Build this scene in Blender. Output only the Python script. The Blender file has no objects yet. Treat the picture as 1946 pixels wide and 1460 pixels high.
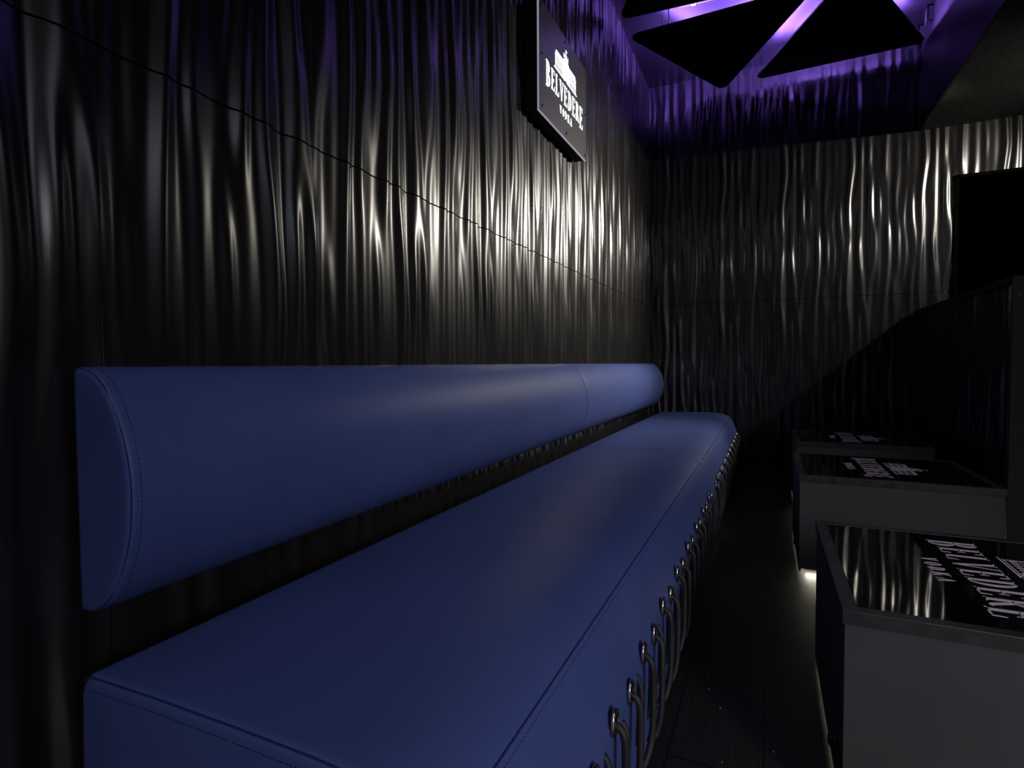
import bpy, bmesh, math
import numpy as np
from mathutils import Vector, Matrix

C = bpy.context.scene.collection
SC = bpy.context.scene

# ------------------------------------------------------------------ camera
def make_camera():
    yaw, pitch, roll, fpx = .434085, .0358663, -.0062196, 1047.08
    cy, sy = math.cos(yaw), math.sin(yaw)
    f = Vector((-sy, cy, 0)); r = Vector((cy, sy, 0)); u = Vector((0, 0, 1))
    cp, sp = math.cos(pitch), math.sin(pitch)
    f2 = f*cp - u*sp; u2 = u*cp + f*sp
    cr, sr = math.cos(roll), math.sin(roll)
    r3 = r*cr + u2*sr; u3 = u2*cr - r*sr
    cam = bpy.data.cameras.new('camera'); o = bpy.data.objects.new('camera', cam); C.objects.link(o)
    cam.sensor_width = 36; cam.lens = fpx*36/1946; cam.clip_start = .02
    M = Matrix((r3, u3, -f2)).transposed().to_4x4(); M.translation = Vector((0, 0, .85))
    o.matrix_world = M
    SC.camera = o
make_camera()

# ------------------------------------------------------------------ view + world
SC.view_settings.view_transform = 'Standard'
SC.view_settings.look = 'None'
SC.view_settings.gamma = 1
SC.view_settings.use_curve_mapping = False
SC.view_settings.exposure = 0.0
w = bpy.data.worlds.new('world'); SC.world = w; w.use_nodes = True
w.node_tree.nodes['Background'].inputs[0].default_value = (.4, .4, .6, 1)
w.node_tree.nodes['Background'].inputs[1].default_value = 0.0

# ------------------------------------------------------------------ lights
def lamp(name, kind, loc, energy, col, aim=None, **kw):
    d = bpy.data.lights.new(name, kind); d.energy = energy; d.color = col
    for k, v in kw.items(): setattr(d, k, v)
    o = bpy.data.objects.new(name, d); C.objects.link(o); o.location = loc
    if aim is not None:
        o.rotation_euler = (Vector(aim) - Vector(loc)).to_track_quat('-Z', 'Y').to_euler()
    return o
WARM = (1.0, .93, .82)
# white lamp hanging in the bay to the right, beyond the partition
lamp('bay_lamp', 'SPOT', (2.35, 3.75, 2.43), 215, WARM, aim=(-.5, 4.85, 1.6), spot_size=math.radians(90), spot_blend=1, shadow_soft_size=.035)
# white spotlight at the far end aimed along the left wall
lamp('wall_spotlight', 'SPOT', (1.62, 4.60, 2.34), 520, WARM, aim=(-.93, 3.3, 1.42), spot_size=math.radians(62), spot_blend=1, shadow_soft_size=.05)
# added spot behind the camera, standing in for ambient light on seats and tables
lamp('room_fill_spot', 'SPOT', (2.25, -1.45, 1.5), 270, (.92, .90, 1.0), aim=(.02, 1.1, .12), spot_size=math.radians(53), spot_blend=1, shadow_soft_size=.5)
# cool fill added in the bay for broad reflections on the left wall
lamp('bay_fill_light', 'AREA', (2.9, .45, 2.47), 15, (.80, .84, 1.0), aim=(2.9, .45, 0), shape='RECTANGLE', size=1.3, size_y=1.3)
# weak broad fill added over the near end to lift the blacks
lamp('near_fill_light', 'AREA', (.0, -.7, 2.98), 9, (.84, .80, 1.0), aim=(.0, -.7, 0), shape='RECTANGLE', size=1.8, size_y=2.2)
PURPLE = (.31, .15, 1.0)

# ------------------------------------------------------------------ helpers
def tag(o, label=None, cat=None, group=None, kind=None):
    if label: o['label'] = label
    if cat: o['category'] = cat
    if group: o['group'] = group
    if kind: o['kind'] = kind
    return o
def empty(name, loc, label=None, cat=None, group=None):
    o = bpy.data.objects.new(name, None); C.objects.link(o); o.location = loc; o.empty_display_size = .1
    return tag(o, label, cat, group)
def link(name, me, mats, parent=None, loc=None):
    if not isinstance(mats, (list, tuple)): mats = [mats]
    if not me.materials:
        for m in mats: me.materials.append(m)
    o = bpy.data.objects.new(name, me); C.objects.link(o)
    if parent is not None: o.parent = parent
    if loc is not None: o.location = loc
    return o
def smooth(me, on=True):
    me.polygons.foreach_set('use_smooth', [on]*len(me.polygons)); me.update()
class MB:
    """collects shapes into one mesh"""
    def __init__(s): s.v = []; s.f = []; s.m = []; s.sm = []
    def add(s, vs, fs, mi=0, sm=False):
        b = len(s.v); s.v += [tuple(v) for v in vs]
        for f in fs: s.f.append([b+i for i in f]); s.m.append(mi); s.sm.append(sm)
    def box(s, x0, y0, z0, x1, y1, z1, mi=0):
        v = [(x0,y0,z0),(x1,y0,z0),(x1,y1,z0),(x0,y1,z0),(x0,y0,z1),(x1,y0,z1),(x1,y1,z1),(x0,y1,z1)]
        s.add(v, [(0,3,2,1),(4,5,6,7),(0,1,5,4),(1,2,6,5),(2,3,7,6),(3,0,4,7)], mi)
    def tube(s, pts, r, n=8, mi=0, caps=True, flat=None):
        P = [Vector(p) for p in pts]; rings = []
        t0 = (P[1]-P[0]).normalized()
        a = Vector((0,1,0)) if abs(t0.y) < .9 else Vector((0,0,1))
        nrm = (a - t0*a.dot(t0)).normalized()
        for i, p in enumerate(P):
            t = (P[min(i+1, len(P)-1)] - P[max(i-1, 0)]).normalized()
            nrm = (nrm - t*nrm.dot(t)).normalized(); bn = t.cross(nrm)
            rr = r[i] if isinstance(r, (list, tuple)) else r
            rings.append([p + (nrm*math.cos(2*math.pi*k/n) + bn*math.sin(2*math.pi*k/n))*rr for k in range(n)])
        vs = [v for R in rings for v in R]; fs = []
        for i in range(len(P)-1):
            for k in range(n):
                fs.append((i*n+k, i*n+(k+1)%n, (i+1)*n+(k+1)%n, (i+1)*n+k))
        if caps: fs.append(tuple(range(n))[::-1]); fs.append(tuple((len(P)-1)*n+k for k in range(n)))
        s.add(vs, fs, mi, True)
    def mesh(s, name, bevel=0, seg=2):
        me = bpy.data.meshes.new(name); me.from_pydata(s.v, [], s.f)
        me.polygons.foreach_set('material_index', s.m); me.polygons.foreach_set('use_smooth', s.sm)
        me.update()
        if bevel:
            bm = bmesh.new(); bm.from_mesh(me)
            bmesh.ops.bevel(bm, geom=bm.edges[:], offset=bevel, segments=seg, affect='EDGES', profile=.5)
            bm.to_mesh(me); bm.free()
        return me
    def build(s, name, mats, parent=None, bevel=0, loc=None, seg=2):
        return link(name, s.mesh(name, bevel, seg), mats, parent, loc)
def spline(pts, n=6):
    """Catmull-Rom through points"""
    P = [np.array(p, float) for p in pts]; P = [2*P[0]-P[1]] + P + [2*P[-1]-P[-2]]; out = []
    for i in range(1, len(P)-2):
        for k in range(n):
            t = k/n; a, b, c, d = P[i-1:i+3]
            out.append(.5*((2*b)+(-a+c)*t+(2*a-5*b+4*c-d)*t*t+(-a+3*b-3*c+d)*t**3))
    out.append(P[-2]); return [tuple(p) for p in out]

# ------------------------------------------------------------------ materials
def mat(name, col, rough=.5, spec=.5, metal=0, noise=None, bump=None, coat=0, emit=None, est=0, rvar=None, sheen=0):
    m = bpy.data.materials.new(name); m.use_nodes = True
    nt = m.node_tree; b = nt.nodes['Principled BSDF']
    b.inputs['Base Color'].default_value = (*col, 1); b.inputs['Roughness'].default_value = rough
    b.inputs['Metallic'].default_value = metal; b.inputs['Specular IOR Level'].default_value = spec
    b.inputs['Coat Weight'].default_value = coat; b.inputs['Coat Roughness'].default_value = .05
    if emit: b.inputs['Emission Color'].default_value = (*emit, 1); b.inputs['Emission Strength'].default_value = est
    tc = nt.nodes.new('ShaderNodeTexCoord')
    def tex(scale, stretch=(1,1,1), detail=4):
        mp = nt.nodes.new('ShaderNodeMapping'); mp.inputs['Scale'].default_value = stretch
        nt.links.new(tc.outputs['Object'], mp.inputs[0])
        t = nt.nodes.new('ShaderNodeTexNoise'); t.inputs['Scale'].default_value = scale; t.inputs['Detail'].default_value = detail
        nt.links.new(mp.outputs[0], t.inputs['Vector']); return t
    if noise:   # (scale, stretch, other colour)
        t = tex(noise[0], noise[1]); mx = nt.nodes.new('ShaderNodeMix'); mx.data_type = 'RGBA'
        mx.inputs[6].default_value = (*col, 1); mx.inputs[7].default_value = (*noise[2], 1)
        rp = nt.nodes.new('ShaderNodeValToRGB'); rp.color_ramp.elements[0].position = .35; rp.color_ramp.elements[1].position = .7
        nt.links.new(t.outputs[0], rp.inputs[0]); nt.links.new(rp.outputs[0], mx.inputs[0]); nt.links.new(mx.outputs[2], b.inputs['Base Color'])
    if rvar:    # (scale, stretch, lo, hi)
        t = tex(rvar[0], rvar[1]); mr = nt.nodes.new('ShaderNodeMapRange')
        mr.inputs[1].default_value = .3; mr.inputs[2].default_value = .7; mr.inputs[3].default_value = rvar[2]; mr.inputs[4].default_value = rvar[3]
        nt.links.new(t.outputs[0], mr.inputs[0]); nt.links.new(mr.outputs[0], b.inputs['Roughness'])
    if bump:    # (scale, stretch, strength, distance)
        t = tex(bump[0], bump[1], 5); bp = nt.nodes.new('ShaderNodeBump'); bp.inputs['Strength'].default_value = bump[2]; bp.inputs['Distance'].default_value = bump[3]
        nt.links.new(t.outputs[0], bp.inputs['Height']); nt.links.new(bp.outputs[0], b.inputs['Normal'])
    return m
M_WAVE = mat('lacquered_wave_panel', (.0085, .0081, .0084), .26, .6, rvar=(3, (1,1,.3), .235, .285))
M_JOINT = mat('panel_joint', (.002, .002, .002), .8, .1)
M_BLACK = mat('matt_black_board', (.018, .018, .019), .5, .35, rvar=(8, (1,1,1), .42, .6))
M_BLACKP = mat('black_paint', (.006, .006, .008), .45, .3)
M_SOFFIT = mat('dark_grey_plaster', (.030, .029, .026), .7, .3, noise=(2.5, (1,1,1), (.022, .021, .019)), bump=(14, (1,1,1), .3, .004))
M_CEIL = mat('dark_ceiling_paint', (.0085, .0082, .0092), .4, .4)
M_PANEL = mat('black_ceiling_panel', (.0035, .0035, .005), .6, .15)
M_GLASS = mat('black_gloss_glass', (.003, .003, .003), .035, .5)
M_RIM = mat('table_rim', (.020, .020, .021), .32, .5, noise=(30, (1,1,1), (.03, .03, .03)), rvar=(20, (1,1,1), .25, .5))
M_TABLE = mat('table_side_laminate', (.046, .045, .046), .48, .4, noise=(5, (1,1,1), (.040, .039, .040)))
M_BLUE = mat('blue_leatherette', (.048, .072, .21), .5, .24, bump=(260, (1,1,1), .12, .001), noise=(4, (1,1,1), (.043, .063, .187)))
M_SEAM = mat('blue_seam', (.015, .025, .085), .9, .05)
M_CORD = mat('black_braided_cord', (.010, .010, .011), .55, .4, bump=(900, (1,1,.4), .6, .001))
M_BRASS = mat('nickel_eyelet', (.62, .52, .47), .22, .5, metal=1)
M_HOLE = mat('eyelet_hole', (.004, .004, .006), .9, .1)
M_SCREW = mat('screw_metal', (.35, .35, .36), .3, .5, metal=1)
M_SCREWB = mat('black_screw', (.01, .01, .01), .35, .5)
M_PRINT = mat('pink_white_print', (.62, .53, .58), .45, .4)
M_LETTER = mat('lit_lettering', (.9, .95, 1), .5, .3, emit=(.88, .97, 1.0), est=1.6)
M_SIGN = mat('sign_front_grey', (.020, .0195, .023), .38, .5)
M_SIGNEDGE = mat('sign_acrylic_edge', (.55, .55, .68), .3, .5, emit=(.75, .75, 1.0), est=.28)
M_LED = mat('purple_led', (.2, .1, .8), .5, .3, emit=PURPLE, est=165)
M_LED2 = mat('purple_led_dim', (.2, .1, .8), .5, .3, emit=PURPLE, est=10)
M_LEDW = mat('white_led', (.9, .9, .8), .5, .3, emit=(1, .95, .75), est=70)
M_TUBE = mat('grey_conduit', (.07, .07, .08), .4, .4)
M_CRUMB = mat('pale_crumb', (.30, .26, .22), .8, .2)
def floor_mat():
    m = mat('dark_wood_floor', (.016, .0135, .012), .5, .4)
    nt = m.node_tree; b = nt.nodes['Principled BSDF']; L = nt.links
    tc = nt.nodes.new('ShaderNodeTexCoord')
    mp = nt.nodes.new('ShaderNodeMapping'); mp.inputs['Rotation'].default_value[2] = math.pi/2
    br = nt.nodes.new('ShaderNodeTexBrick'); br.inputs['Scale'].default_value = 1; br.inputs['Brick Width'].default_value = 1.2; br.inputs['Row Height'].default_value = .19
    br.inputs['Mortar Size'].default_value = .0025; br.inputs['Color1'].default_value = (.015, .0125, .0115, 1); br.inputs['Color2'].default_value = (.011, .0095, .009, 1); br.inputs['Mortar'].default_value = (.002, .002, .002, 1)
    L.new(tc.outputs['Object'], mp.inputs[0]); L.new(mp.outputs[0], br.inputs[0])
    m2 = nt.nodes.new('ShaderNodeMapping'); m2.inputs['Scale'].default_value = (40, 2.2, 1)
    n = nt.nodes.new('ShaderNodeTexNoise'); n.inputs['Scale'].default_value = 2.5; n.inputs['Detail'].default_value = 6; n.inputs['Distortion'].default_value = .6
    L.new(tc.outputs['Object'], m2.inputs[0]); L.new(m2.outputs[0], n.inputs[0])
    mx = nt.nodes.new('ShaderNodeMix'); mx.data_type = 'RGBA'; mx.blend_type = 'MULTIPLY'; mx.inputs[0].default_value = .8
    L.new(br.outputs[0], mx.inputs[6]); L.new(n.outputs[0], mx.inputs[7]); 
    mul = nt.nodes.new('ShaderNodeMix'); mul.data_type = 'RGBA'; mul.blend_type = 'MULTIPLY'; mul.inputs[0].default_value = 1; mul.inputs[7].default_value = (1.7, 1.7, 1.7, 1)
    L.new(mx.outputs[2], mul.inputs[6]); L.new(mul.outputs[2], b.inputs['Base Color'])
    bp = nt.nodes.new('ShaderNodeBump'); bp.inputs['Strength'].default_value = .5; bp.inputs['Distance'].default_value = .0015
    L.new(n.outputs[0], bp.inputs['Height']); L.new(bp.outputs[0], b.inputs['Normal'])
    return m
M_FLOOR = floor_mat()

# ------------------------------------------------------------------ the wave relief tile
TW, TH = .449, 1.345                     # one moulded panel
RIDGES = [  # (x, y) points traced on one panel (625 wide, 1665 tall; seam at y = 1310), strength
 ([(30,180),(22,400),(28,580),(50,740),(57,900),(48,1050),(26,1240)], 1.15),
 ([(66,270),(90,420),(98,520),(104,680)], .6),
 ([(165,600),(178,800),(182,950),(175,1100),(160,1250),(155,1310),(145,1465),(135,1665),(131,1865),(134,2050)], .95),
 ([(240,200),(222,400),(230,600),(255,740),(262,900),(262,1120)], .75),
 ([(242,1060),(225,1200),(218,1310),(224,1400),(238,1500)], .7),
 ([(320,280),(305,450),(295,650),(310,800),(322,950),(310,1100),(292,1300)], .95),
 ([(371,330),(367,500),(372,640),(395,800),(402,940),(385,1100),(370,1250),(366,1400),(360,1520)], .95),
 ([(310,1400),(300,1500),(318,1620),(322,1760),(308,1900)], .5),
 ([(458,750),(450,900),(438,1050),(432,1250),(440,1400),(465,1515),(482,1665),(487,1795),(465,1915),(443,2095),(448,2285),(458,2430)], 1.1),
 ([(530,1830),(522,1950),(505,2120),(495,2280)], .75),
 ([(528,720),(545,950),(570,1080),(588,1130),(583,1250),(595,1400),(618,1565),(625,1715),(612,1865)], 1.0),
 ([(548,1450),(555,1665),(563,1830)], .75),
 ([(30,1480),(52,1600),(70,1740),(60,1850)], .55),
]
def build_tile(nu=128, nv=128):
    u = np.arange(nu)/nu; v = np.arange(nv)/nv
    H = np.zeros((nv, nu))
    for pts, a in RIDGES:
        sp = np.array(spline(pts, 8)); x = sp[:, 0]/625; yy = (1310 - sp[:, 1])/1665
        order = np.argsort(yy); x = x[order]; yy = yy[order]
        y0, y1 = yy[0], yy[-1]
        for k in (-1, 0, 1, 2):
            vv = v - 0 + k - 1
            ins = (vv > y0) & (vv < y1)
            xc = np.interp(vv, yy, x); t = (vv-y0)/(y1-y0)
            e = np.clip(np.minimum(vv-y0, y1-vv)/.12, 0, 1); e = e*e*(3-2*e)
            amp = a*e*ins
            d = (u[None, :] - xc[:, None] + .5) % 1 - .5
            d = d*TW
            w = .0125*(.8+.35*a)
            prof = np.exp(-np.abs(d/w)**2.0)
            g = np.where(d < 0, np.exp(-(d/(w*1.5))**2), np.exp(-(d/(w*.95))**2))   # gentle on one flank
            H = np.maximum(H, 0) + amp[:, None]*g
    rng = np.random.RandomState(7)
    G = np.zeros_like(H)
    for m_ in range(3, 9):
        for n_ in (-1, 0, 1):
            G += rng.randn()/(1+abs(n_))*np.cos(2*np.pi*(m_*u[None, :] + n_*v[:, None]) + rng.rand()*6.283)
    G /= G.std()
    H = 1.15*np.tanh(H/1.15)
    F = np.fft.fft2(H); kv = np.fft.fftfreq(nv, 1/nv)[:, None]; ku = np.fft.fftfreq(nu, 1/nu)[None, :]
    H = np.fft.ifft2(F*np.exp(-(kv/5.5)**2)*np.exp(-(ku/34.)**2)).real
    return H*.0112 + G*.0017
TILE = build_tile()
def relief(U, Z):
    """height of the moulded relief, U and Z in metres"""
    a = (U/TW % 1)*TILE.shape[1]; b = (Z/TH % 1)*TILE.shape[0]
    i = np.floor(a).astype(int); j = np.floor(b).astype(int); fa = a-i; fb = b-j
    n, m = TILE.shape[1], TILE.shape[0]
    fa = fa; fb = fb
    i0 = i % n; i1 = (i+1) % n; j0 = j % m; j1 = (j+1) % m
    return (TILE[j0, i0]*(1-fa)*(1-fb) + TILE[j0, i1]*fa*(1-fb) + TILE[j1, i0]*(1-fa)*fb + TILE[j1, i1]*fa*fb)
def joints(a0, a1, step, phase, w):
    out = []; k = math.ceil((a0-phase)/step)
    while phase+k*step < a1:
        out.append(phase+k*step); k += 1
    return out
def axis_samples(a0, a1, pitch, js, w):
    s = list(np.linspace(a0, a1, max(2, int(round((a1-a0)/pitch))+1)))
    s = [x for x in s if all(abs(x-j) > w*1.6+.001 for j in js) or x in (a0, a1)]
    for j in js:
        if a0 < j-w-.0005 and j+w+.0005 < a1: s += [j-w-.0005, j+w+.0005, j-w, j-w*.55, j, j+w*.55, j+w]
    return np.array(sorted(set(s)))
def wave_wall(name, u0, u1, z0, z1, place, phase=0, pu=.0045, pz=.016, flip=False, vj=True, parent=None, jw=.0007):
    hj = joints(z0, z1, TH, 0, 0); vjs = joints(u0, u1, TW, phase, 0) if vj else []
    us = axis_samples(u0, u1, pu, vjs, jw*.8); jh = jw*1.8; zs = axis_samples(z0, z1, pz, hj, jh*1.35)
    U, Z = np.meshgrid(us, zs)
    H = relief(U - phase, Z)
    for j in hj: H = np.where(np.abs(Z-j) < jh*.9, H-.003, H)
    for j in vjs: H = np.where(np.abs(U-j) < jw*.5, H-.0015, H)
    V = place(U, Z, H).reshape(-1, 3)
    nu, nz = len(us), len(zs)
    idx = np.arange(nu*nz).reshape(nz, nu)
    q = np.stack([idx[:-1, :-1], idx[:-1, 1:], idx[1:, 1:], idx[1:, :-1]], -1).reshape(-1, 4)
    if flip: q = q[:, ::-1]
    me = bpy.data.meshes.new(name)
    me.vertices.add(len(V)); me.vertices.foreach_set('co', V.astype(np.float32).ravel())
    me.loops.add(len(q)*4); me.loops.foreach_set('vertex_index', np.ascontiguousarray(q).astype(np.int32).ravel())
    me.polygons.add(len(q)); me.polygons.foreach_set('loop_start', np.arange(0, len(q)*4, 4, dtype=np.int32))
    me.polygons.foreach_set('use_smooth', np.ones(len(q), dtype=bool))
    me.update(calc_edges=True)
    # the groove faces take the darker joint material
    jm = np.zeros((nz-1, nu-1), dtype=np.int32)
    zc = (zs[:-1]+zs[1:])/2; uc = (us[:-1]+us[1:])/2
    for j in hj: jm[np.abs(zc-j) < jh*1.3, :] = 1
    for j in vjs: jm[:, np.abs(uc-j) < jw*.8] = 1
    o = link(name, me, [M_WAVE, M_JOINT], parent)
    me.polygons.foreach_set('material_index', jm.ravel())
    me.polygons.foreach_set('use_smooth', jm.ravel() == 0); me.update()
    return o

# ------------------------------------------------------------------ room shell
XL, YF, ZC = -.934, 4.845, 3.195
XS, ZS = .982, 2.497        # edge and underside of the dropped ceiling
XP, ZP, YP = .962, 1.215, 3.09   # partition
RX, BY = 4.2, -2.6
DX0, DX1, DZ = 1.18, 2.15, 2.15
st = lambda o: tag(o, kind='structure')
base = -.008
wl = wave_wall('wall_left', .062, YF+.004, 0, ZC+.01, lambda U, Z, H: np.stack([XL+base+H, U, Z], -1), phase=.511, flip=True); st(wl)
wl2 = wave_wall('wall_left', BY, .062, 0, ZC+.01, lambda U, Z, H: np.stack([XL+base+H, U, Z], -1), phase=.511, pu=.012, pz=.05, flip=True); st(wl2)
wf = wave_wall('wall_far', XL-.01, DX0, 0, ZC+.01, lambda U, Z, H: np.stack([U, YF-base-H, Z], -1), phase=-.231-.0); st(wf)
wf2 = wave_wall('wall_far', DX0, DX1, DZ, ZS+.02, lambda U, Z, H: np.stack([U, YF-base-H, Z], -1), phase=-.231); st(wf2)
wf3 = wave_wall('wall_far', DX1, RX, 0, ZS+.02, lambda U, Z, H: np.stack([U, YF-base-H, Z], -1), phase=-.231, pu=.012, pz=.05); st(wf3)
def slab(name, a, b, m, parent=None, bevel=0):
    mb = MB(); mb.box(*a, *b); return mb.build(name, m, parent, bevel)
st(slab('floor', (XL-.1, BY-.1, -.08), (RX+.1, YF+1.0, 0), M_FLOOR))
st(slab('ceiling', (XL-.1, BY-.1, ZC), (XS+.02, YF+.1, ZC+.1), M_CEIL))
st(slab('ceiling_glow_blocker', (XL-.1, BY-.1, 3.03), (XS-.015, 2.45, ZC-.001), M_PANEL))  # unseen slab added to keep the purple glow out of wall reflections
st(slab('ceiling', (XS, BY-.1, ZS), (RX+.1, YF+.1, ZC+.1), M_SOFFIT)).name = 'ceiling_soffit'
mb = MB(); mb.box(XS-.014, BY, ZS, XS-.001, YF-.02, ZC-.002); st(mb.build('trim_1', mat('soffit_face_board', (.006, .006, .007), .45, .4)))
st(slab('wall_right', (RX, BY, 0), (RX+.1, YF, ZC), M_BLACK))
st(slab('wall_back', (XL-.1, BY-.1, 0), (RX+.1, BY, ZC), M_BLACK))
st(slab('baseboard_far', (-.2, YF-.028, 0), (XP-.02, YF-.012, .012), M_BLACK))
# open doorway in the far wall, no door leaf
dr = empty('door_1', (DX0, YF+.1, 0)); dr['kind'] = 'structure'
M_PASSAGE = mat('passage_darkness', (.0022, .0012, .001), .6, .1)
mb = MB(); mb.box(0, -.11, 0, .02, .1, DZ-.0); mb.box(DX1-DX0-.02, -.11, 0, DX1-DX0, .1, DZ); mb.box(0, -.11, DZ-.02, DX1-DX0, .1, DZ)
mb.build('door_frame', mat('door_frame_black', (.001, .001, .001), .8, .02), dr)
mb = MB(); w_ = DX1-DX0     # passage behind the opening, its darkness put into a near-black colour
mb.box(0, .1, 0, .02, 1.6, DZ); mb.box(w_-.02, .1, 0, w_, 1.6, DZ); mb.box(0, 1.6, 0, w_, 1.62, DZ); mb.box(0, .1, DZ, w_, 1.62, DZ+.02); mb.box(0, .1, -.02, w_, 1.62, 0)
mb.build('dark_passage', M_PASSAGE, dr)
# low partition: wave-clad inner face, cap rail, grey end board
pt = wave_wall('wall_partition', YP+.02, YF-.012, 0, ZP-.03, lambda U, Z, H: np.stack([XP-base-H, U, Z], -1), phase=.511, pu=.006, pz=.03, jw=.0015)
st(pt)
mb = MB(); mb.box(XP+.012, YP+.02, 0, XP+.07, YF-.01, ZP-.03); st(mb.build('wall_partition_core', M_BLACKP))
rail = slab('trim_2', (XP-.014, YP+.02, ZP-.03), (XP+.09, YF-.012, ZP), M_BLACKP, bevel=.003); st(rail)
mb = MB(); mb.tube([(XP-.016, YF-.03, ZP-.035), (XP-.024, YF-.03, ZP-.035)], .006, 10)
sc_ = mb.build('screw', M_SCREW, rail)
endb = slab('wall_partition_end', (XP-.0, YP, .0), (RX-.005, YP+.018, ZP+.004), mat('grey_partition_board', (.045, .044, .042), .5, .4), bevel=.002); st(endb)
def screw(parent, p, ax, r=.0045, m=M_SCREW, name='screw'):
    mb = MB(); p = Vector(p); a = Vector(ax)
    mb.tube([p - a*.002, p + a*.002, p + a*.003], [r, r, r*.6], 12)
    mb.tube([p + a*.0031, p + a*.0034], [r*.3, r*.3], 6)
    return mb.build(name, m, parent)
for z in (1.134, .827, .56): screw(endb, (.984, YP-.001, z), (0, -1, 0), .0035)

# ------------------------------------------------------------------ blue bench seats with corset lacing
def loft(mb, prof, ys, scale_fn=None, closed=True, caps=True):
    """prof: list of (x, z); swept along y"""
    n = len(prof); vs = []
    for y in ys:
        for (x, z) in prof:
            if scale_fn: x, z, y2 = scale_fn(x, z, y)
            else: y2 = y
            vs.append((x, y2, z))
    fs = []
    for i in range(len(ys)-1):
        for k in range(n if closed else n-1):
            fs.append((i*n+k, (i+1)*n+k, (i+1)*n+(k+1)%n, i*n+(k+1)%n))
    if caps: fs.append(tuple(range(n))); fs.append(tuple((len(ys)-1)*n+k for k in range(n))[::-1])
    mb.add(vs, fs, 0, True)
def end_samples(y0, y1, r, n=6, mid=24, r2=.005):
    """y and inset pairs for soft ends"""
    s = []
    for i in range(n+1):
        a = i/n*math.pi/2; s.append((y0 + r*(1-math.cos(a)), r*(1-math.sin(a))))
    for i in range(1, mid): s.append((y0+r + (y1-y0-r-r2)*i/mid, 0))
    for i in range(n+1):
        a = (1-i/n)*math.pi/2; s.append((y1 - r2*(1-math.cos(a)), r2*(1-math.sin(a))))
    return s
SEATX0, SEATX1, SEATZ = -.852, -.214, .437
def seat_profile():
    p = [(SEATX0, .06), (SEATX0, .3), (SEATX0+.004, .40)]
    for i in range(7):                                     # soft back edge
        a = math.pi - i/6*math.pi/2; p.append((SEATX0+.034 + .03*math.cos(a), .405 + .030*math.sin(a)))
    p += [(-.70, .440), (-.55, .443), (-.43, .4435), (-.385, .442), (-.355, .4395), (-.33, .435), (-.31, .429), (-.295, .4225), (-.283, .416), (-.273, .4085), (-.2645, .400), (-.258, .391), (-.252, .380), (-.245, .365), (-.236, .340), (-.227, .312)]
    p += [(-.2165, .28), (-.216, .18), (-.218, .08), (-.220, .012), (-.235, .012), (-.5, .012), (SEATX0+.02, .012)]
    return p
def seat_body(y0, y1):
    me = bpy.data.meshes.new('seat_cushion'); mb = MB(); prof = seat_profile(); cx, cz = -.53, .22
    n = len(prof); vs = []; ss = end_samples(y0, y1, .013 if y0 < 1 else .005, 6, 40, .005 if y0 < 1 else .013)
    for (y, ins) in ss:
        for (x, z) in prof:
            dx = -1 if x > cx else 1
            zz = z - (ins if z > .3 else 0)*1.0
            xx = x + dx*ins
            vs.append((xx, y, zz))
    fs = []
    for i in range(len(ss)-1):
        for k in range(n): fs.append((i*n+k, i*n+(k+1)%n, (i+1)*n+(k+1)%n, (i+1)*n+k))
    # end caps gently bulged: ring towards the middle
    for e, sgn in ((0, -1), (len(ss)-1, 1)):
        b = len(vs); rings = [[e*n+k for k in range(n)]]
        for t in (.75, .5, .25):
            r_ = []
            for k in range(n):
                x, y, z = vs[e*n+k]; r_.append(len(vs)); vs.append((cx+(x-cx)*t, y+sgn*.000*(1-t), cz+(z-cz)*t))
            rings.append(r_)
        for a_, b_ in zip(rings[:-1], rings[1:]):
            for k in range(n):
                q = (a_[k], a_[(k+1)%n], b_[(k+1)%n], b_[k]); fs.append(q if sgn > 0 else q[::-1])
        fs.append(tuple(rings[-1]) if sgn > 0 else tuple(rings[-1][::-1]))
    mb.add(vs, fs, 0, True); return mb
def eyelet_mesh():
    mb = MB(); R, r, n, m = .0185, .0042, 24, 8; vs = []; fs = []
    for i in range(n):
        a = 2*math.pi*i/n
        for k in range(m):
            b = 2*math.pi*k/m; rr = R + r*math.cos(b); vs.append((r*.75*math.sin(b)+.002, rr*math.cos(a)*.82, rr*math.sin(a)))
    for i in range(n):
        for k in range(m): fs.append((i*m+k, i*m+(k+1)%m, ((i+1)%n)*m+(k+1)%m, ((i+1)%n)*m+k))
    mb.add(vs, fs, 0, True)
    mb.add([(.0008, .0175*math.cos(2*math.pi*k/24)*.82, .0175*math.sin(2*math.pi*k/24)) for k in range(24)], [tuple(range(24))], 1)
    return mb.mesh('eyelet')
def cord_mesh(var):
    mb = MB()
    s = [0, .006, -.005, .003][var]
    p = spline([(-.004, .001, -.004), (.009, 0, -.007), (.018, -.002, -.022), (.020, -.006+s, -.06), (.021, -.014+s, -.11), (.020, -.024+s, -.155), (.013, -.038, -.188), (.001, -.050, -.202), (-.010, -.058, -.204)], 4)
    mb.tube(p, .0064, 10)
    p = spline([(-.006, -.043, -.028+s), (.005, -.045, -.045), (.0065, -.050, -.085), (.003, -.052, -.13), (-.006, -.053, -.15)], 3)
    mb.tube(p, .0060, 8)
    return mb.mesh('lacing_cord')
E0 = eyelet_mesh(); E0.materials.append(M_BRASS); E0.materials.append(M_HOLE)
CM = [cord_mesh(i) for i in range(4)]
for c in CM: c.materials.append(M_CORD)
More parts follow.
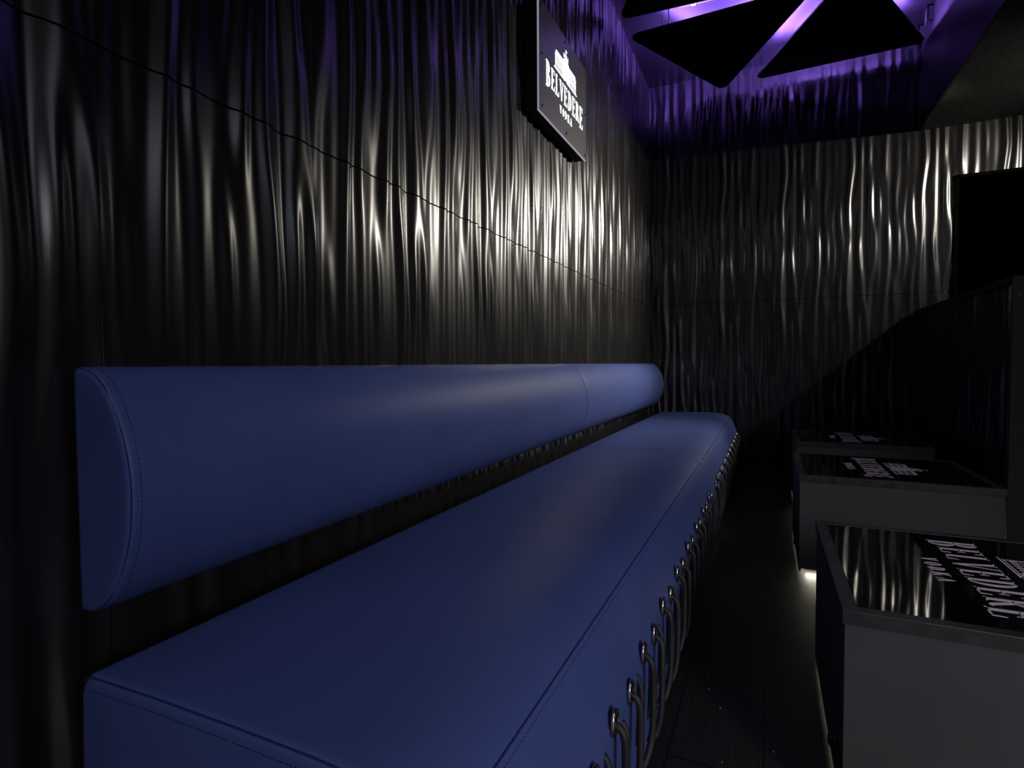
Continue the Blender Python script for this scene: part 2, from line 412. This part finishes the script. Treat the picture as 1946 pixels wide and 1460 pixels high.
def dashes(mb, pts, L=.0035, gap=.0032, r=.0007):
    """row of stitches along a polyline"""
    P = [Vector(p) for p in pts]; acc = 0; nxt = 0
    for a, b in zip(P[:-1], P[1:]):
        d = (b-a); n = d.length
        if n < 1e-9: continue
        d /= n
        while nxt < acc+n:
            t = nxt-acc; p = a + d*t; q = a + d*min(t+L, n)
            if (q-p).length > .001: mb.tube([p, q], r, 5)
            nxt += L+gap
        acc += n
EY = [.722, .835, .948, 1.062, 1.173, 1.283, 1.392, 1.505, 1.612, 1.722, 1.835]
EY += [1.835+.1105*i for i in range(1, 27)]
EY = [.50, .61] + EY
def bench(y0, y1, label, stitch_end):
    root = empty('upholstered_bench', (0, 0, 0), label, 'bench', 'laced bench sections along the left wall')
    seat_body(y0, y1).build('seat_cushion', M_BLUE, root)
    # long front seam along the top edge, end seam round the end
    mb = MB(); off = .0006
    mb.tube([(-.2690, y0+.03+(y1-y0-.06)*i/30, .4046+off) for i in range(31)], .0013, 6)
    mb.build('seam', M_SEAM, root)
    prof = seat_profile(); top = [(x, z) for (x, z) in prof if z > .25 and x < -.24]
    for (ye, sg) in ((y0, 1), (y1, -1)):
        q = .012
        pts = [(max(SEATX0+.004, min(x, -.25)) , ye + sg*(.0032 if abs(ye-2.61) > .1 else .001), z-(.0034 if abs(ye-2.61) > .1 else .0045)) for (x, z) in prof if z > .395 and SEATX0+.006 < x < -.255]
        mb = MB(); mb.tube(pts, .0011, 6); mb.build('seam', M_SEAM, root)
        # vertical seam down the front corner
        pts = [(x-(.0065 if abs(ye-2.61) > .1 else .0045), ye + sg*(.0065 if abs(ye-2.61) > .1 else .001), z) for (x, z) in prof if x > -.232 and .02 < z < .43]
        mb = MB(); mb.tube(pts, .0014, 6); mb.build('seam', M_SEAM, root)
    if stitch_end:
        mb = MB(); dashes(mb, [(x, y0 - .0003, z-.0185) for (x, z) in prof if z > .40 and SEATX0+.03 < x < -.265])
        mb.build('stitching', M_SEAM, root); mb = MB()
        dashes(mb, [(-.2630, y0+.04, .3984), (-.2630, y1-.03, .3984)], .004, .004, .0005)
        mb.build('stitching', M_SEAM, root)
    i = 0
    for k, y in enumerate(EY):
        if not (y0+.05 < y < y1-.03): continue
        z = .271 + .014*(k % 2) + .006*min(1, (y-.6)/1.5)
        e = bpy.data.objects.new('eyelet', E0); C.objects.link(e); e.parent = root; e.location = (-.2142, y, z)
        c = bpy.data.objects.new('lacing_cord', CM[k % 4]); C.objects.link(c); c.parent = root; c.location = (-.2142, y, z)
    return root
bench(.418, 2.610, 'near section of the blue leatherette wall bench, front laced with black cord', True)
bench(2.614, 4.818, 'far section of the blue leatherette laced bench, ending at the far wall', False)

# ------------------------------------------------------------------ backrest bolsters on the wall
def back_profile():
    key = [(-.922, .484), (-.900, .487), (-.868, .503), (-.832, .542), (-.806, .600), (-.797, .665), (-.803, .725), (-.823, .780), (-.852, .822), (-.880, .843), (-.900, .849), (-.922, .850)]
    return [(p[0], p[1]) for p in spline(key, 3)]
def backrest(y0, y1, label, st_near):
    bul = 0
    root = empty('backrest_bolster', (0, 0, 0), label, 'backrest', 'blue backrests fixed along the left wall')
    prof = back_profile(); n = len(prof); cx, cz = -.90, .667; vs = []; ss = end_samples(y0, y1, .011 if y0 < 1 else .004, 5, 30, .004 if y0 < 1 else .011)
    for (y, ins) in ss:
        for (x, z) in prof:
            d = Vector((x-cx, z-cz)); l = d.length or 1
            vs.append((max(-.922, x - d.x/l*ins), y, z - d.y/l*ins))
    fs = []
    for i in range(len(ss)-1):
        for k in range(n): fs.append((i*n+k, (i+1)*n+k, (i+1)*n+(k+1)%n, i*n+(k+1)%n))
    for e, sgn in ((0, -1), (len(ss)-1, 1)):
        rings = [[e*n+k for k in range(n)]]
        for t in (.8, .5, .2):
            r_ = []
            for k in range(n):
                x, y, z = vs[e*n+k]; r_.append(len(vs)); vs.append((cx+(x-cx)*t, y+sgn*bul*(1-t*t), cz+(z-cz)*t))
            rings.append(r_)
        for a_, b_ in zip(rings[:-1], rings[1:]):
            for k in range(n):
                q = (a_[k], b_[k], b_[(k+1)%n], a_[(k+1)%n]); fs.append(q if sgn > 0 else q[::-1])
        fs.append(tuple(rings[-1][::-1]) if sgn > 0 else tuple(rings[-1]))
    mb = MB(); mb.add(vs, fs, 0, True); me = mb.mesh('cushion')
    bm = bmesh.new(); bm.from_mesh(me); bmesh.ops.recalc_face_normals(bm, faces=bm.faces); bm.to_mesh(me); bm.free()
    link('cushion', me, M_BLUE, root)
    mb = MB(); arc = [(x, z) for (x, z) in prof if x > -.918]
    for ye, sg in ((y0, 1), (y1, -1)):
        mb = MB(); mb.tube([(x-.0028*(1 if x > -.85 else .5), ye+sg*(.0042 if abs(ye-2.6) > .1 else .0008), z - .003*(z-cz)/.18) for (x, z) in arc], .0012, 6)
        mb.build('seam', M_SEAM, root)
    if st_near:
        mb = MB(); dashes(mb, [(x+.0003, y0+.0165, z) for (x, z) in arc]); mb.build('stitching', M_SEAM, root)
    # hidden mounting cleat between cushion and wall
    mb = MB(); mb.box(-.936, y0+.08, .56, -.9215, y1-.08, .78); mb.build('mounting_board', M_BLACKP, root)
    return root
backrest(.462, 2.600, 'long near blue padded backrest bolster fixed to the wavy wall', True)
backrest(2.604, 4.79, 'far blue padded backrest bolster, reaching the corner of the room', False)

# ------------------------------------------------------------------ logo lettering
def poly(mb, pts, z0, z1, T):
    n = len(pts); vs = [T(x, y, z1) for x, y in pts] + [T(x, y, z0) for x, y in pts]
    a = sum(pts[i][0]*pts[(i+1)%n][1]-pts[(i+1)%n][0]*pts[i][1] for i in range(n))
    if a < 0: pts = pts[::-1]; vs = [T(x, y, z1) for x, y in pts] + [T(x, y, z0) for x, y in pts]
    mb.add(vs, [tuple(range(n))] + [(i, n+i, n+(i+1)%n, (i+1)%n) for i in range(n)])
def rect(x0, y0, x1, y1): return [(x0, y0), (x1, y0), (x1, y1), (x0, y1)]
def arcring(cx, cy, rx, ry, tx, ty, a0, a1, n=12):
    """quads of a ring whose vertical strokes are tx thick and horizontal ones ty"""
    out = []
    for i in range(n):
        a = a0+(a1-a0)*i/n; b = a0+(a1-a0)*(i+1)/n
        out.append([(cx+rx*math.cos(a), cy+ry*math.sin(a)), (cx+rx*math.cos(b), cy+ry*math.sin(b)), (cx+(rx-tx)*math.cos(b), cy+(ry-ty)*math.sin(b)), (cx+(rx-tx)*math.cos(a), cy+(ry-ty)*math.sin(a))])
    return out
PI = math.pi
def glyph(ch):
    """condensed high-contrast serif capitals, height 1; returns polygons and advance"""
    s, h = .115, .035      # stem and hairline
    st_ = rect(.05, 0, .05+s, 1); sf = [rect(0, 0, .05+s+.05, h), rect(0, 1-h, .05+s+.05, 1)]
    if ch == 'E':
        return [st_, rect(0, 0, .38, h*1.2), rect(0, 1-h*1.2, .37, 1), rect(.1, .5-h/2, .30, .5+h/2),
                [(.345, 0), (.40, 0), (.405, .24), (.385, .24)], [(.33, 1), (.38, 1), (.38, .78), (.365, .78)], rect(.285, .40, .305, .60)], .46
    if ch == 'L': return [st_] + sf + [rect(0, 0, .36, h*1.2), [(.32, 0), (.385, 0), (.39, .26), (.37, .26)]], .43
    if ch == 'V': return [[(.03, 1), (.03+s*1.1, 1), (.27, 0), (.215, 0)], [(.40, 1), (.44, 1), (.265, 0), (.235, 0)], rect(-.02, 1-h, .21, 1), rect(.33, 1-h, .50, 1)], .50
    if ch == 'D': return [st_] + [rect(0, 0, .2, h), rect(0, 1-h, .2, 1)] + arcring(.17, .5, .27, .5, s, h*1.2, -PI/2, PI/2, 16), .50
    if ch == 'B': return [st_] + [rect(0, 0, .2, h), rect(0, 1-h, .2, 1), rect(.1, .53, .2, .53+h)] + arcring(.17, .765, .19, .235, s*.9, h, -PI/2, PI/2, 12) + arcring(.17, .28, .23, .28, s, h, -PI/2, PI/2, 12), .46
    if ch == 'R': return [st_] + sf + [rect(.1, 1-h, .2, 1), rect(.1, .5, .2, .5+h)] + arcring(.17, .75, .20, .25, s*.95, h, -PI/2, PI/2, 12) + [[(.17, .52), (.27, .52), (.42, .10), (.33, .04)], [(.33, .04), (.42, .10), (.50, .03), (.45, -.02), (.38, -.01)]], .49
    if ch == 'O': return arcring(.24, .5, .22, .52, s, h*1.4, 0, 2*PI, 24), .50
    if ch == 'K': return [st_] + sf + [[(.16, .42), (.21, .40), (.42, 1), (.37, 1)], [(.20, .52), (.28, .62), (.47, 0), (.36, 0)], rect(.31, 1-h, .48, 1), rect(.31, 0, .52, h)], .54
    if ch == 'A': return [[(.04, 0), (.075, 0), (.25, 1), (.22, 1)], [(.19, 1), (.27, 1), (.46, 0), (.35, 0)], rect(.11, .30, .36, .30+h), rect(-.01, 0, .14, h), rect(.28, 0, .51, h)], .53
def word(txt, x0, x1, y0, y1, big=None, gap=.07):
    out = []; adv = []; 
    for i, ch in enumerate(txt):
        g, a = glyph(ch); k = big.get(i, (1, 0))[0] if big else 1; adv.append(a*(1 + (k-1)*.6))
    tot = sum(adv) + gap*(len(txt)-1); sx = (x1-x0)/tot; x = 0
    for i, ch in enumerate(txt):
        g, a = glyph(ch); k, dy = big.get(i, (1, 0)) if big else (1, 0); kx = 1+(k-1)*.6
        for p in g: out.append([(x0+(x + px*kx)*sx, y0+(dy + py*k)*(y1-y0)) for px, py in p])
        x += adv[i]+gap
    return out
def emblem():
    """little palace above the word, unit = width of the word"""
    P = []; b = .235; R = lambda *a: P.append(rect(*a))
    def win(x0, x1, y0, y1, n, fill=.52):
        w = (x1-x0)/n
        for i in range(n): R(x0+w*(i+.5-fill/2), y0, x0+w*(i+.5+fill/2), y1)
    R(.195, b, .475, b+.008); R(.215, b+.014, .470, b+.020); R(.525, b, .805, b+.008); R(.530, b+.014, .785, b+.020)
    for x0, x1 in ((.225, .42), (.58, .775)):
        R(x0, b+.024, x0+.006, b+.135); R(x1-.006, b+.024, x1, b+.135)
        win(x0+.008, x1-.008, b+.034, b+.064, 6, .34); R(x0, b+.073, x1, b+.077); win(x0+.008, x1-.008, b+.086, b+.108, 6, .34); R(x0, b+.118, x1, b+.123); 
    P.append([(.225, b+.133), (.42, b+.133), (.405, b+.165), (.245, b+.165)]); P.append([(.58, b+.133), (.775, b+.133), (.755, b+.165), (.595, b+.165)])
    for x in (.430, .455, .487, .513-.013+.013, .545-.012, .558): R(x, b+.008, x+.011, b+.150)
    R(.420, b+.150, .580, b+.160); P.append([(.415, b+.165), (.585, b+.165), (.50, b+.225)])
    R(.478, b+.225, .522, b+.240); R(.495, b+.24, .503, b+.285); P.append([(.503, b+.285), (.535, b+.276), (.503, b+.262)])
    R(.44, b+.20, .455, b+.235); R(.545, b+.20, .56, b+.235)
    return P
def logo(mb, T, thick, dense=False):
    """word mark in unit coordinates: x 0..1 along the word"""
    polys = word('BELVEDERE', 0, 1, .02, .19, big={0: (1.22, -.14), 8: (1.18, -.17)})
    polys += word('VODKA', .335, .665, -.098, -.032, gap=.26)
    polys += emblem()
    for p in polys: poly(mb, p, 0, thick, T)

# ------------------------------------------------------------------ lit wall sign
SX = -.868
def sign():
    y0, y1, z0, z1 = 2.160, 2.810, 1.905, 2.370
    root = empty('wall_sign', (-.934, 2.48, z0), 'square black wall sign with glowing white BELVEDERE VODKA lettering', 'sign')
    root.location = (0, 0, 0)
    mb = MB(); mb.box(-.934, y0+.004, z0+.004, SX-.010, y1-.004, z1-.004); mb.build('sign_box', M_BLACKP, root, .002)
    mb = MB(); mb.box(SX-.010, y0, z0, SX-.002, y1, z1); mb.build('acrylic_sheet', M_SIGNEDGE, root, .0008)
    mb = MB(); mb.box(SX-.002, y0+.0030, z0+.0030, SX, y1-.0030, z1-.0030); fp = mb.build('front_panel', M_SIGN, root)
    sc = .515
    mb = MB(); logo(mb, lambda x, y, z: (SX + z, 2.235 + x*sc, 2.045 + y*sc*1.0), .0016); mb.build('logo', M_LETTER, root)
    for y, z in ((2.189, 2.346), (2.189, 2.149), (2.192, 1.935), (2.49, 2.347), (2.497, 1.933), (2.783, 2.336), (2.785, 2.133), (2.787, 1.93)):
        screw(fp, (SX+.001, y, z), (1, 0, 0), .0062, M_SCREWB)
sign()

# ------------------------------------------------------------------ low black tables
def table(x0, y0, label, rz=0):
    W, D, ZT, ZB = .65, .63, .400, .022
    root = empty('cocktail_table', (x0, y0, 0), label, 'table', 'low black tables in front of the bench'); root.rotation_euler.z = rz
    mb = MB(); mb.box(.004, .004, ZB, W-.004, D-.004, ZT-.024); body = mb.build('table_body', M_TABLE, root, .0015)
    # moulded edge: four mitred strips round the glass
    mb = MB(); e = .026
    for (a, b) in (((0, 0), (W, 0)), ((W, 0), (W, D)), ((W, D), (0, D)), ((0, D), (0, 0))):
        def inn(p): return (e if p[0] == 0 else W-e, e if p[1] == 0 else D-e)
        vs = [(*a, ZT-.026), (*b, ZT-.026), (*b, ZT), (*a, ZT), (*inn(a), ZT-.026), (*inn(b), ZT-.026), (*inn(b), ZT), (*inn(a), ZT)]
        mb.add(vs, [(0,1,2,3), (3,2,6,7), (7,6,5,4), (4,5,1,0), (0,3,7,4), (1,5,6,2)])
    mb.build('edge_frame', M_RIM, root, .0012)
    mb = MB(); mb.box(e+.0005, e+.0005, ZT-.012, W-e-.0005, D-e-.0005, ZT-.0012); mb.build('glass_top', M_GLASS, root)
    sc = .475
    mb = MB(); logo(mb, lambda x, y, z: (.242 + y*sc, .5525 - x*sc, ZT-.0012 + z), .0004); mb.build('logo', M_PRINT, root)
    mb = MB(); mb.box(.06, .06, .0, W-.06, D-.06, ZB+.002); mb.build('plinth', M_BLACKP, root)
    mb = MB(); mb.box(0.004, .004, .012, .012, D-.004, ZB+.002); mb.build('side_skirt', M_TABLE, root)
    mb = MB(); mb.box(.03, .034, ZB-.005, W-.02, .044, ZB+.0005); mb.box(.018, .06, ZB-.004, .022, D-.03, ZB+.0005, 1)
    mb.build('light_strip', [M_LEDW, mat('white_led_dim', (.9,.9,.8), .5, .3, emit=(1, .93, .68), est=8.)], root)
    mb = MB(); mb.tube([(.004, .078, .107), (-.006, .078, .107)], .010, 14); mb.tube([(-.006, .078, .107), (-.010, .078, .107), (-.013, .078, .107)], [.0145, .014, .008], 14); mb.build('knob', M_SCREWB, body)
    return root
table(.128, 1.147, 'nearest low black table, large BELVEDERE VODKA print on its gloss top')
table(.118, 2.467, 'middle low black table, standing between the other two black tables')
table(.150, 3.520, 'farthest low black table, closest to the far wavy wall')

# ------------------------------------------------------------------ suspended triangular ceiling panels
def rounded(tri, r=.045, n=6):
    out = []
    for i in range(3):
        p = Vector(tri[i]); a = (Vector(tri[i-1])-p).normalized(); b = (Vector(tri[(i+1)%3])-p).normalized()
        ang = a.angle(b); d = r/math.tan(ang/2); s0 = p+a*d; s1 = p+b*d
        c = p + (a+b).normalized()*(r/math.sin(ang/2))
        v0 = s0-c; v1 = s1-c; t0 = math.atan2(v0.y, v0.x); t1 = math.atan2(v1.y, v1.x); dt = (t1-t0+PI) % (2*PI)-PI
        for k in range(n+1):
            t = t0+dt*k/n; out.append((c.x+r*math.cos(t), c.y+r*math.sin(t)))
    return out
ZT0 = 3.032
def tri_panel(tri, label, strips, led=M_LED):
    root = empty('triangular_ceiling_panel', (0, 0, 0), label, 'ceiling panel', 'black triangular panels hung under the ceiling')
    pts = rounded(tri); mb = MB(); poly(mb, pts, ZT0, ZT0+.012, lambda x, y, z: (x, y, z))
    n = len(pts); a = sum(pts[i][0]*pts[(i+1)%n][1]-pts[(i+1)%n][0]*pts[i][1] for i in range(n))
    if a < 0: pts = pts[::-1]
    mb.add([(x, y, ZT0) for x, y in pts], [tuple(range(n))[::-1]])
    pan = mb.build('panel', M_PANEL, root)
    c = Vector((sum(p[0] for p in tri)/3, sum(p[1] for p in tri)/3))
    for i in range(3):   # hanging rods
        p = c + (Vector(tri[i])-c)*.62
        mb = MB(); mb.tube([(p.x, p.y, ZT0+.012), (p.x, p.y, ZC)], .003, 8); mb.build('hanging_rod', M_SCREW, root)
        mb = MB(); mb.tube([(p.x, p.y, ZT0-.0015), (p.x, p.y, ZT0+.001)], .005, 10); mb.build('screw', M_SCREWB, pan)
    for (p, q) in strips:
        mb = MB(); p = Vector(p); q = Vector(q); d = (q-p).normalized(); nrm = Vector((-d.y, d.x))*.003
        v = [p-nrm, q-nrm, q+nrm, p+nrm]
        mb.add([(*a, ZT0+.014) for a in v]+[(*a, ZT0+.046) for a in v], [(0,3,2,1),(4,5,6,7),(0,1,5,4),(1,2,6,5),(2,3,7,6),(3,0,4,7)])
        mb.build('led_strip', led, root)
TM = ((-.87, 3.745), (-.345, 4.80), (.25, 3.71)); TR = ((-.118, 4.728), (.968, 4.688), (.43, 3.60)); TU = ((-.88, 3.545), (.22, 3.62), (-.32, 2.55))
def inset_tri(t, k):
    c = Vector((sum(p[0] for p in t)/3, sum(p[1] for p in t)/3)); return [tuple(c + (Vector(p)-c)*k) for p in t]
def strips(t, k=.72):
    q = inset_tri(t, k); return [(q[0], q[1]), (q[1], q[2]), (q[2], q[0])]
tri_panel(TM, 'middle black triangular ceiling panel, its point towards the left corner', strips(TM))
tri_panel(TR, 'right black triangular ceiling panel, flat side along the far wall', strips(TR))
tri_panel(TU, 'nearest black triangular ceiling panel, cut by the top of the photo', strips(TU)[1:], M_LED2)
# conduit with clamps above the gap between two panels
ct = empty('ceiling_conduit', (0, 0, 0), 'round conduit under the purple lit ceiling between two triangular panels', 'pipe')
mb = MB(); mb.tube([(-.56, 3.76, 3.165), (-.3, 3.775, 3.168), (.30, 3.82, 3.168)], .024, 14); mb.build('pipe', M_TUBE, ct)
for x in (-.45, .02): 
    mb = MB(); y = 3.76+(x+.56)*.07; mb.tube([(x-.012, y, 3.166), (x+.012, y+.001, 3.166)], .029, 14); mb.build('clamp', M_SCREW, ct)
mb = MB(); mb.tube(spline([(-.56, 3.76, 3.165), (-.60, 3.74, 3.14), (-.60, 3.76, 3.08), (-.62, 3.80, 3.045)], 6), .004, 6); mb.build('cable', M_CORD, ct)
# brackets on the dropped ceiling's side
for i, y in enumerate((4.56, 4.80)):
    mb = MB(); mb.box(XS-.050, y-.045, 3.093, XS-.014, y-.038, ZC); mb.box(XS-.050, y-.045, 3.093, XS-.044, y+.03, ZC); mb.box(XS-.050, y-.045, ZC-.012, XS-.014, y+.03, ZC-.002)
    tag(mb.build('ceiling_bracket', M_BLACK), ['small dark bracket beside the right triangular panel, nearer one', 'small dark bracket in the corner above the right triangular panel'][i], 'bracket', 'brackets on the dropped ceiling side')

# ------------------------------------------------------------------ crumbs on the floor
rng = np.random.RandomState(3); mb = MB()
for (x, y) in [(-.13, 1.49), (-.14, 1.56), (-.10, 1.42), (-.08, 1.22), (.0, 2.2), (-.04, 2.62), (.02, 1.3), (-.02, 1.9), (.05, 2.35)]:
    r = .0016+.0016*rng.rand(); a = rng.rand()*6
    mb.tube([(x, y, .0012), (x+math.cos(a)*r*2.2, y+math.sin(a)*r*2.2, .0016)], [r*.7, r*.4], 5)
tag(mb.build('floor_crumbs', M_CRUMB), 'tiny pale crumbs scattered on the dark wood floor beside the bench', 'crumbs', kind='stuff')
